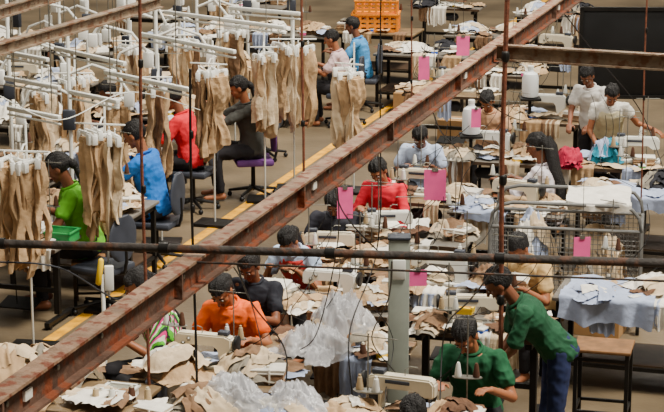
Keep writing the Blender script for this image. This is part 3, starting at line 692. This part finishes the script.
# ---------------------------------------------------------------- white tube stands
def tubestand():
    t = thing('tube_stand', '', 'stand')
    MB().cap((0, 0, .02), (0, 0, 2.3), .022, .02, 8).build('pole', WHT, t)
    MB().box((0, 0, .015), (.34, .34, .03), bev=.01).build('base', DKM, t)
    for k, (z, r, s) in enumerate(((2.2, .8, 1), (2.0, .7, -1), (1.8, .6, 1), (1.6, .5, -1))):
        MB().tube([(0, 0, z), (s*r*.4, 0, z+.1), (s*r*.8, .0, z+.02), (s*r, 0, z-.18)], .015, 8).build('arm', WHT, t)
        MB().box((s*r, 0, z-.24), (.1, .07, .15), bev=.012).build('hook_head', HWH, t)
    MB().box((0, -.04, 1.35), (.12, .07, .2), bev=.01).build('control_box', GRP, t)
    return t
for px, py, rz, lb in [(12, 144, .3, 'white tube stand at the left edge with drooping arms'), (62, 100, 0, 'white tube stand behind the light green worker'), (72, 178, .2, 'white tube stand left of the blue polo man'),
  (130, 92, -.3, 'white tube stand above the blue polo man'), (158, 130, .3, 'white tube stand left of the red shirted worker'), (198, 92, .1, 'white tube stand right of the red shirted worker'),
  (180, 56, -.2, 'distant white tube stand left of centre'), (248, 50, .2, 'white tube stand above the dark patterned woman'), (88, 66, .4, 'distant white tube stand at upper left'), (20, 64, -.2, 'far corner white tube stand'),
  (292, 50, .2, 'distant white tube stand by the far aisle'), (232, 16, .1, 'farthest white tube stand near the top edge'), (140, 34, .1, 'far white tube stand beside the tan corner beam'), (60, 30, .1, 'far white tube stand under the tan corner beams')]:
    p = W(px, py, .75); inst('tubestand', tubestand, lb, (p.x, p.y, 0), HA+rz)
def strip(px0, py0, px1, py1, z, label):
    a = W(px0, py0, z); b = W(px1, py1, z); d = b-a; L = d.length; m = (a+b)/2
    t = thing('rail_fixture', label, 'overhead rail', m, math.atan2(d.y, d.x))
    MB().box((0, 0, 0), (L, .04, .04), bev=.008).build('channel', WHT, t)
    MB().cap((-L/2, 0, -.055), (L/2, 0, -.055), .011, .011, 8).build('tube', WHT, t)
    for k in (-.35, .35): MB().cap((L*k, 0, .02), (L*k, 0, 1.6), .005, .005, 6).build('hanging_rod', STL, t)
for a in [(5, 78, 60, 88, 2.1, 'white rail over the left edge tables'), (55, 48, 125, 64, 2.2, 'white rail over the upper left racks'), (105, 72, 190, 90, 2.1, 'long white rail above the blue and red workers'),
  (140, 34, 235, 52, 2.2, 'white rail above the khaki bunch'), (165, 12, 285, 28, 2.3, 'long white rail near the top edge'), (8, 108, 60, 118, 1.95, 'white rail above the far left trousers'), (230, 8, 300, 14, 2.3, 'short white rail at the top edge'),
  (5, 52, 48, 60, 2.2, 'short white rail in the upper left corner'), (70, 92, 118, 102, 2.0, 'short white rail above the light green worker rack')]: strip(*a)
# ---------------------------------------------------------------- beams and pipes overhead
def beam(a, b, h, w, label, mm, m2, bolts=True, name='steel_beam'):
    d = b-a; L = d.length; mid = (a+b)/2; t = thing(name, label, 'beam', mid, math.atan2(d.y, d.x))
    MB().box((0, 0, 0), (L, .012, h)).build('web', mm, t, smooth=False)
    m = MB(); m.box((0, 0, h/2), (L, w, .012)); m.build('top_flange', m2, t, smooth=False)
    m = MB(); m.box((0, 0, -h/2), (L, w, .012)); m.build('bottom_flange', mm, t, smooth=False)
    if bolts:
        n = int(L/1.6)
        for i in range(n):
            x = -L/2+(i+.5)*L/n
            MB().box((x, -w*.25, 0), (.014, w*.48, h-.02)).build('stiffener', mm, t, smooth=False)
            if i % 2 == 0: MB().box((x+.25, -.012, .0), (.06, .014, .04), bev=.003).build('splice_plate', WC, t, smooth=False)
            q = MB(); q.box((x+.6, 0, -h/2-.01), (.12, w+.01, .01)); q.build('clamp_plate', m2, t, smooth=False)
            for bx in (.08, .5, .9):
                q = MB(); q.rings([(V((x+bx, yy, .02)), V((rr, 0, 0)), V((0, 0, rr))) for yy, rr in ((-.006, .012), (-.018, .012), (-.02, .008))], 6); q.build('bolt', STL, t, smooth=False)
    return t
zb = 2.9
c0 = W(180, 281, zb)
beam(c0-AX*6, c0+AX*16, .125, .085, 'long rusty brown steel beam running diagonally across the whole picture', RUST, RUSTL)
beam(W(497, 52, zb+.02), W(760, 68, zb+.02), .1, .07, 'tan steel beam crossing in front of the black board', TANB, TANB, False)
beam(W(-60, 66, zb), W(160, 2, zb), .08, .07, 'tan steel beam across the upper left corner', TANB, TANB, False)
beam(W(-60, 30, zb), W(90, -14, zb), .08, .07, 'second tan steel beam nearer the upper left corner', TANB, TANB, False)
def pipe(a, b, r, label, mm, cl=True, name='pipe'):
    d = b-a; L = d.length; t = thing(name, label, 'pipe', (a+b)/2, math.atan2(d.y, d.x))
    MB().cap((-L/2, 0, 0), (L/2, 0, 0), r, r, 14).build('tube', mm, t)
    if cl:
        for i in range(5):
            x = -L/2+(i+.5)*L/5; q = MB(); q.rings([(V((x+k, 0, 0)), V((0, r*1.3, 0)), V((0, 0, r*1.3))) for k in (-.02, .02)], 14); q.build('clamp', DKM, t)
    return t
pipe(W(-80, 241, 3.0), W(760, 266, 3.0), .019, 'thick dark pipe crossing the whole picture at mid height', PIPE)
pipe(W(190, 262, 2.96), W(760, 285, 2.96), .005, 'thin dark rod running just under the thick pipe', PIPE, False, 'rod')
def post(px, py, z0, z1, r, label, mm):
    p = W(px, py, z0); t = thing('hanging_conduit', label, 'conduit', (p.x, p.y, 0))
    m = MB(); m.tube([(.008*math.sin(z*2), .0, z) for z in [z0+(z1-z0)*i/20 for i in range(21)]], r, 8); m.build('tube', mm, t)
    for k in range(4):
        m = MB(); m.cap((0, 0, z0+(z1-z0)*(k+.6)/4.5), (0, 0, z0+(z1-z0)*(k+.6)/4.5+.03), r*1.7, r*1.7, 8)
        m.build('coupling', DKM, t)
post(499, 372, .75, 4.6, .017, 'thick brown conduit standing by the woman in dark green', ROPE)
post(148, 385, .75, 4.6, .011, 'brown conduit hanging along the left part of the picture', ROPE)
post(303, 172, .75, 4.4, .013, 'brown conduit rising from the middle of the beam', ROPE)
post(411, 120, .75, 4.0, .009, 'thin brown conduit over the far right tables', ROPE)
post(196, 398, .75, 3.0, .009, 'dark conduit below the beam by the woman in orange', DKM)
post(640, 205, .75, 3.6, .008, 'thin brown conduit at the right edge above the wire cart', ROPE)
post(380, 236, .75, 2.9, .006, 'thin dark conduit right of the woman in red', DKM)
def cable(pts, label, r=.005, mm=None):
    P = [W(*p) for p in pts]; Q = []
    for i in range(len(P)-1):
        a = P[max(0, i-1)]; b = P[i]; c = P[i+1]; d = P[min(len(P)-1, i+2)]
        for k in range(8):
            t = k/8; Q.append(.5*((2*b)+(c-a)*t+(2*a-5*b+4*c-d)*t*t+(3*b-a-3*c+d)*t*t*t))
    Q.append(P[-1]); b0 = P[0]; m = MB(); m.tube([q-b0 for q in Q], r, 6)
    tag(m.build('cable', mm or CABM, loc=b0), label, 'cable')
cable([(375, 135, 2.85), (381, 190, 2.0), (375, 260, 1.4), (350, 330, 1.2), (352, 395, .8)], 'black cable curling down past the clear bag heap')
cable([(430, 100, 2.85), (440, 130, 2.3), (462, 160, 1.7), (458, 205, 1.0)], 'black cable dropping behind the pink card at centre right')
cable([(330, 165, 2.85), (345, 215, 2.0), (392, 262, 1.5), (430, 275, 1.0)], 'black cable looping toward the middle sewing machine')
cable([(232, 245, 2.85), (250, 300, 2.0), (285, 350, 1.3), (284, 400, .8)], 'black cable hanging right of the woman in orange')
cable([(470, 70, 2.85), (485, 100, 2.2), (520, 120, 1.6), (545, 115, .9)], 'black cable reaching the far sewing machine')
cable([(180, 283, 2.8), (225, 260, 2.6), (250, 300, 1.7), (262, 345, 1.0)], 'grey cable beside the black shirted person', .004, GRP)
cable([(0, 262, 2.9), (60, 268, 2.9), (120, 300, 2.5), (148, 280, 2.5)], 'thin pale cable sagging under the thick pipe on the left', .004, GRP)
cable([(500, 262, 2.9), (470, 300, 2.0), (445, 330, 1.3), (440, 400, .9)], 'black cable hanging left of the brown conduit')
cable([(560, 8, 2.85), (600, 60, 2.2), (640, 110, 1.5), (664, 170, 1.0)], 'black cable crossing in front of the black board')
cable([(335, 160, 2.85), (338, 240, 2.0), (318, 330, 1.2), (300, 350, .95)], 'thin black cable crossing the clear bag heap', .004)
cable([(392, 262, 2.9), (388, 300, 2.2), (372, 340, 1.5), (395, 372, 1.05)], 'black cable dropping left of the grey upright panel', .004)
cable([(0, 96, 2.6), (60, 120, 2.4), (130, 92, 2.4), (200, 110, 2.0)], 'thin pale cable slung between the left tube stands', .004, WHT)
def card(px, py, z, w, h, label, rz=0):
    p = W(px, py, z); t = thing('hanging_card', label, 'card', p, rz)
    m = MB(); m.box((0, 0, 0), (w, .004, h)); m.build('sheet', PKC, t, smooth=False)
    m = MB(); m.box((0, -.004, h/2), (w*.3, .01, .03)); m.build('clip', STL, t, smooth=False)
    m = MB(); m.cap((0, 0, h/2), (0, 0, h/2+.5), .0025, .0025, 6); m.build('string', CABM, t)
for a in [(345, 203, 1.5, .125, .25, 'pink card hanging before the half hidden dark clothed person', .1), (435, 185, 1.3, .19, .27, 'largest pink card hanging before the white and blue worker', -.1),
  (463, 46, 1.3, .16, .24, 'pink card hanging over the farthest white table', .1), (424, 68, 1.25, .13, .28, 'narrow pink card hanging beside the far aisle', .2), (582, 249, 1.2, .13, .19, 'pink card clipped over the wire cart', .1),
  (476, 118, 1.2, .1, .2, 'small pink card near the white jug', 0), (418, 278, 1.3, .13, .12, 'bright pink card right of the grey upright panel', .1)]: card(*a)
def jug():
    t = thing('plastic_jug', '', 'jug')
    MB().lathe((0, 0, 0), [(.05, 0), (.09, .01), (.095, .04), (.095, .22), (.08, .27), (.035, .3), (.032, .33)], 20).build('body', JUG, t)
    MB().lathe((0, 0, .33), [(.036, 0), (.036, .03), (.03, .035)], 14).build('cap', WHT, t)
    MB().tube([(0, .05, .29), (0, .1, .28), (0, .12, .22), (0, .1, .16)], .009).build('handle', JUG, t); return t
inst('jug', jug, 'white plastic jug in front of the tan shirted person', W(471, 134, 1.0))
inst('jug', jug, 'white plastic jug farther back, below the diagonal beam end', W(530, 97, 1.0))
for px, py in ((471, 134), (530, 97)):
    p = W(px, py, 1.0); t = thing('jug_shelf', 'small dark shelf stand under the '+('nearer' if px < 500 else 'farther')+' white jug', 'stand', (p.x, p.y, 0))
    MB().box((0, 0, .985), (.24, .24, .026), bev=.005).build('shelf', DKM, t)
    MB().cap((0, 0, .02), (0, 0, .97), .02, .02, 8).build('post', DKM, t); MB().box((0, 0, .012), (.3, .3, .024)).build('base', DKM, t, smooth=False)
p = W(398, 370, .75); t = thing('control_column', 'tall grey green rectangular column standing among the tables', 'column', (p.x, p.y, 0), .0)
MB().box((0, 0, .86), (.145, .12, 1.7), bev=.01).build('housing', GBOX, t)
MB().box((0, 0, .015), (.26, .24, .03), bev=.005).build('base_plate', DKM, t)
MB().box((0, -.066, 1.5), (.09, .012, .14), bev=.004).build('socket_plate', WHT, t); MB().box((0, 0, 1.72), (.16, .135, .02), bev=.005).build('cap', GRP, t)
a = W(579, 97, 1.05); t = thing('display_board', 'large black board hanging at the upper right', 'board', (a.x, a.y, 0), -.04)
MB().box((.8, 0, 1.56), (1.6, .06, 1.0), bev=.01).build('panel', BLKP, t)
m = MB()
for z in (1.06, 2.06): m.box((.8, -.03, z), (1.62, .05, .04))
for x in (0, 1.6): m.box((x, -.03, 1.56), (.04, .05, 1.02))
m.build('frame', DKM, t, smooth=False)
for x in (.15, 1.45): MB().cap((x, .05, .02), (x, .05, 2.0), .02, .02, 8).build('leg', DKM, t); MB().box((x, .05, .015), (.08, .4, .03)).build('foot', DKM, t, smooth=False)
def crate():
    t = thing('plastic_crate', '', 'crate'); w, d, h = .52, .36, .26; m = MB()
    for sy in (-1, 1):
        for z in (.02, .09, .16, .24): m.box((0, sy*d/2, z), (w, .014, .045))
        for i in range(7): m.box((-w/2+w*i/6, sy*d/2, h/2), (.03, .018, h))
    for sx in (-1, 1):
        for z in (.02, .09, .16, .24): m.box((sx*w/2, 0, z), (.014, d, .045))
        for i in range(5): m.box((sx*w/2, -d/2+d*i/4, h/2), (.018, .03, h))
    m.build('basket', YEL, t, smooth=False); MB().box((0, 0, .01), (w, d, .014)).build('bottom', YEL, t, smooth=False)
    q = MB()
    for sy in (-1, 1): q.box((0, sy*(d/2+.01), h-.005), (w+.04, .025, .025))
    for sx in (-1, 1): q.box((sx*(w/2+.01), 0, h-.005), (.025, d+.04, .025))
    q.build('rim', YEL, t, smooth=False); return t
p = W(376, 30, .752)
inst('crate', crate, 'orange yellow plastic crate, lower of the stacked pair at the far end', p, -.1, (1.25, 1.15, 1))
inst('crate', crate, 'orange yellow plastic crate, upper of the stacked pair at the far end', p+V((0.01, 0, .262)), -.06, (1.15, 1.15, .75))
# wire cart
p = W(566, 266, .5); CW, CD = 1.3, .66
t = thing('wire_cart', 'large grey wire mesh cart with curved rails holding cloth', 'cart', (p.x, p.y, 0), HA+.12)
def grid(m, o, u, v, nu, nv, r=.0032):
    o, u, v = V(o), V(u), V(v)
    for i in range(nu+1): m.tube([o+u*i/nu, o+u*i/nu+v], r, 5)
    for j in range(nv+1): m.tube([o+v*j/nv, o+v*j/nv+u], r, 5)
z0, hh = .16, .76
for o_, u_ in (((-CW/2, -CD/2, z0), (CW, 0, 0)), ((-CW/2, CD/2, z0), (CW, 0, 0))):
    m = MB(); grid(m, o_, u_, (0, 0, hh), 32, 18); m.build('wire_panel', WIRE, t)
for o_ in ((-CW/2, -CD/2, z0), (CW/2, -CD/2, z0)):
    m = MB(); grid(m, o_, (0, CD, 0), (0, 0, hh), 16, 18); m.build('wire_panel', WIRE, t)
m = MB(); grid(m, (-CW/2, -CD/2, z0), (CW, 0, 0), (0, CD, 0), 22, 10); m.build('wire_floor', WIRE, t)
m = MB()
for sx in (-1, 1):
    for sy in (-1, 1): m.cap((sx*CW/2, sy*CD/2, .09), (sx*CW/2, sy*CD/2, z0+hh), .016, .016, 8)
for sy in (-1, 1):
    m.cap((-CW/2, sy*CD/2, z0), (CW/2, sy*CD/2, z0), .016, .016, 8); m.cap((-CW/2, sy*CD/2, z0+hh), (CW/2, sy*CD/2, z0+hh), .016, .016, 8)
for sx in (-1, 1):
    m.cap((sx*CW/2, -CD/2, z0), (sx*CW/2, CD/2, z0), .016, .016, 8); m.cap((sx*CW/2, -CD/2, z0+hh), (sx*CW/2, CD/2, z0+hh), .016, .016, 8)
m.build('frame', WIRE, t)
for sy in (-1, 1):
    m = MB(); m.tube([(-CW/2, sy*CD/2, z0+hh), (-CW/2+.02, sy*CD/2, z0+hh+.12), (-CW/2+.08, sy*CD/2, z0+hh+.19), (-CW/2+.2, sy*CD/2, z0+hh+.22), (CW/2-.2, sy*CD/2, z0+hh+.22), (CW/2-.08, sy*CD/2, z0+hh+.19), (CW/2-.02, sy*CD/2, z0+hh+.12), (CW/2, sy*CD/2, z0+hh)], .017, 8); m.build('top_rail', WIRE, t)
for sx in (-1, 1):
    for sy in (-1, 1):
        m = MB(); m.rings([(V((sx*CW/2+k, sy*CD/2, .055)), V((0, .055, 0)), V((0, 0, .055))) for k in (-.015, .015)], 16); m.build('caster', BLKP, t)
def sheet_drape(loc, rz, w, d, mm, label, amp=.03, hang=.25, seed=1, name='cloth_sheet'):
    bm = bmesh.new(); n = 48; G = []
    for i in range(n+1):
        r = []
        for j in range(n+1):
            x = (i/n-.5)*w; y = (j/n-.5)*(d+2*hang); z = amp*noise.noise(V((x*3, y*3, seed)))+.9*amp*(2*abs(noise.noise(V((x*6, y*8, seed)))))
            x += .03*noise.noise(V((y*4, seed, 0)))
            if abs(y) > d/2:
                e = (abs(y)-d/2)*(1+.3*noise.noise(V((x*4, seed, 9)))); z -= e; y = (d/2+.02+.025*math.sin(x*22+seed+2*noise.noise(V((x*5, seed, 1)))))*(1 if y > 0 else -1)
            r.append(bm.verts.new((x, y, z)))
        G.append(r)
    for i in range(n):
        for j in range(n): bm.faces.new((G[i][j], G[i+1][j], G[i+1][j+1], G[i][j+1]))
    me = bpy.data.meshes.new(name); bm.to_mesh(me); bm.free(); me.materials.append(mm)
    for q in me.polygons: q.use_smooth = True
    o = bpy.data.objects.new(name, me); COL.objects.link(o); o.location = loc; o.rotation_euler.z = rz; tag(o, label, 'cloth'); return o
R0 = Matrix.Rotation(HA+.12, 3, 'Z')
inst('pilew1', heap_maker('x', SETS['w'], 5, sheets=13), 'white cloth filling the left half of the wire cart', V((p.x, p.y, .17))+R0 @ V((-.3, 0, 0)), HA+.12, (1.0, 1.3, 4.2))
inst('pilek1', heap_maker('x', SETS['k'], 5, sheets=13), 'khaki cloth filling the right half of the wire cart', V((p.x, p.y, .17))+R0 @ V((.3, -.02, 0)), HA+.12, (1.0, 1.3, 3.6))
sheet_drape(V((p.x, p.y, 1.16))+R0 @ V((.27, .0, 0)), HA+.14, .55, .62, WC, 'white sheet laid over the right end of the cart rails', .025, .08, 3)
sheet_drape(W(612, 290, .775), HA, .75, .62, BLC, 'pale blue sheet hanging over the front of the right work table', .025, .2, 5)
sheet_drape(W(645, 190, .78), HA, .8, .66, BLC, 'pale blue sheet spread on the table behind the wire cart', .03, .15, 8)
sheet_drape(W(490, 208, .775), HA, .4, .42, BLC, 'pale blue sheet on the table left of the wire cart', .03, .08, 9)
p = W(604, 344, .78); t = thing('side_stand', 'black metal stand with worn top at the lower right', 'stand', (p.x, p.y, 0), HA+.05)
MB().box((0, 0, .765), (.42, .34, .025), bev=.006).build('top', WOOD, t)
for sx in (-1, 1):
    for sy in (-1, 1): MB().box((sx*.185, sy*.145, .38), (.028, .028, .75)).build('leg', DKM, t, smooth=False)
for z in (.7, .3):
    m = MB()
    for sy in (-1, 1): m.box((0, sy*.145, z), (.37, .02, .022))
    for sx in (-1, 1): m.box((sx*.185, 0, z), (.02, .3, .022))
    m.build('frame', DKM, t, smooth=False)
def tray(px, py, mm, label, z=.752, s=1, name='plastic_basket'):
    p = W(px, py, z); t = thing(name, label, 'basket', p, HA); w, d, h = .34*s, .24*s, .1*s
    m = MB(); m.box((0, 0, .006), (w, d, .012))
    for sy in (-1, 1): m.box((0, sy*d/2, h/2), (w, .01, h))
    for sx in (-1, 1): m.box((sx*w/2, 0, h/2), (.01, d, h))
    m.build('tray', mm, t, smooth=False)
    m = MB()
    for sy in (-1, 1): m.box((0, sy*(d/2+.006), h), (w+.03, .022, .012))
    for sx in (-1, 1): m.box((sx*(w/2+.006), 0, h), (.022, d+.03, .012))
    m.build('rim', mm, t, smooth=False)
tray(58, 240, GRNP, 'green basket on the dark framed left table', s=.9); tray(36, 232, BLUP, 'blue basket on the dark framed left table', s=.8)
tray(462, 312, YLW, 'small yellow basket at the stooping man table', s=.5)
tray(120, 396, WHT, 'white tray among the cones on the bottom left table', s=.6)
def cone(mm):
    def mk():
        t = thing('thread_cone', '', 'thread cone')
        MB().lathe((0, 0, 0), [(.036, 0), (.04, .01), (.026, .14), (.024, .145)], 18).build('thread', mm, t)
        MB().lathe((0, 0, 0), [(.042, 0), (.042, .004), (.016, .15), (.013, .165)], 14).build('core', CRM, t); return t
    return mk
for px, py, k, lb in [(326, 360, 'b', 'brown thread cone, left of the pair before the clear bags'), (363, 358, 'b', 'brown thread cone, right of the pair before the clear bags'), (96, 404, 'k', 'beige thread cone at the left of the bottom left table'),
   (112, 404, 'w', 'white thread cone beside the beige one on the bottom left table'), (132, 402, 'b', 'brown thread cone on the bottom left table'), (148, 404, 'k', 'beige thread cone at the right of the bottom left table'),
   (450, 330, 'w', 'white thread cone at the stooping man table'), (375, 240, 'w', 'white thread cone before the woman in red'), (505, 330, 'b', 'brown thread cone right of the stooping man machine'),
   (420, 289, 'b', 'brown thread cone before the middle sewing machine'), (268, 382, 'w', 'white thread cone on the orange woman table')]:
    inst('cone'+k, cone({'b': CONB, 'k': CONE, 'w': WHT}[k]), lb, W(px, py, .751), 0, (.75, .75, .72))
p = W(104, 325, .6); t = thing('hose_holder', 'white post with yellow nozzle left of the striped shirt person', 'holder', (p.x, p.y, 0), .1)
MB().cap((0, 0, .02), (0, 0, 1.0), .018, .016, 8).build('post', WHT, t); MB().box((0, 0, .012), (.24, .24, .024), bev=.006).build('base', DKM, t)
MB().cap((-.03, 0, .95), (-.01, 0, 1.12), .028, .022).build('nozzle', YLW, t); MB().box((.05, 0, .98), (.07, .05, .2), bev=.01).build('dispenser', WHT, t)
def cbox():
    t = thing('cardboard_box', '', 'box'); MB().box((0, 0, .14), (.4, .3, .28), bev=.004).build('carton', CARD, t, smooth=False)
    MB().box((0, 0, .281), (.4, .05, .003)).build('tape', CRM, t, smooth=False); return t
for px, py, lb in [(600, 332, 'cardboard box on the floor under the table behind the black stand'), (410, 112, 'cardboard box on the floor at the far aisle edge'), (455, 140, 'cardboard box on the floor behind the white and blue worker')]:
    inst('cbox', cbox, lb, W(px, py, 0), HA+random.uniform(-.3, .3))
inst('chairg', office_chair, 'empty grey swivel chair left of the man in the blue polo', (lambda q: (q.x, q.y, 0))(W(104, 312, 0)), math.radians(60))
inst('chairg', office_chair, 'empty grey swivel chair behind the purple chair', (lambda q: (q.x, q.y, 0))(W(264, 158, 0)), math.radians(85))
# ---------------------------------------------------------------- light
w = bpy.data.worlds.new('w'); bpy.context.scene.world = w; w.use_nodes = True
w.node_tree.nodes['Background'].inputs[0].default_value = (1, .92, .8, 1); w.node_tree.nodes['Background'].inputs[1].default_value = .1
def area(loc, sz, e, col=(1, .94, .82), rot=(0, 0, 0)):
    l = bpy.data.lights.new('ceiling_light', 'AREA'); l.shape = 'RECTANGLE'; l.size, l.size_y = sz; l.energy = e; l.color = col
    o = bpy.data.objects.new('ceiling_light', l); COL.objects.link(o); o.location = loc; o.rotation_euler = rot
for y in (13, 18, 23.5, 29): area((1.5, y, 6.6), (9, .5), 400)
s = bpy.data.lights.new('added_sun', 'SUN'); s.energy = 5.4; s.angle = .2; s.color = (1, .94, .82)  # added sun lamp standing in for the hall's overhead light
so = bpy.data.objects.new('added_sun', s); COL.objects.link(so); so.rotation_euler = (math.radians(12), math.radians(26), 0)
cam = bpy.data.cameras.new('cam'); cam.sensor_width = 36; cam.lens = F/664*36; cam.clip_end = 200
co = bpy.data.objects.new('cam', cam); COL.objects.link(co); co.location = (0, 0, H); co.rotation_euler = (math.pi/2-PITCH, 0, 0)
bpy.context.scene.camera = co
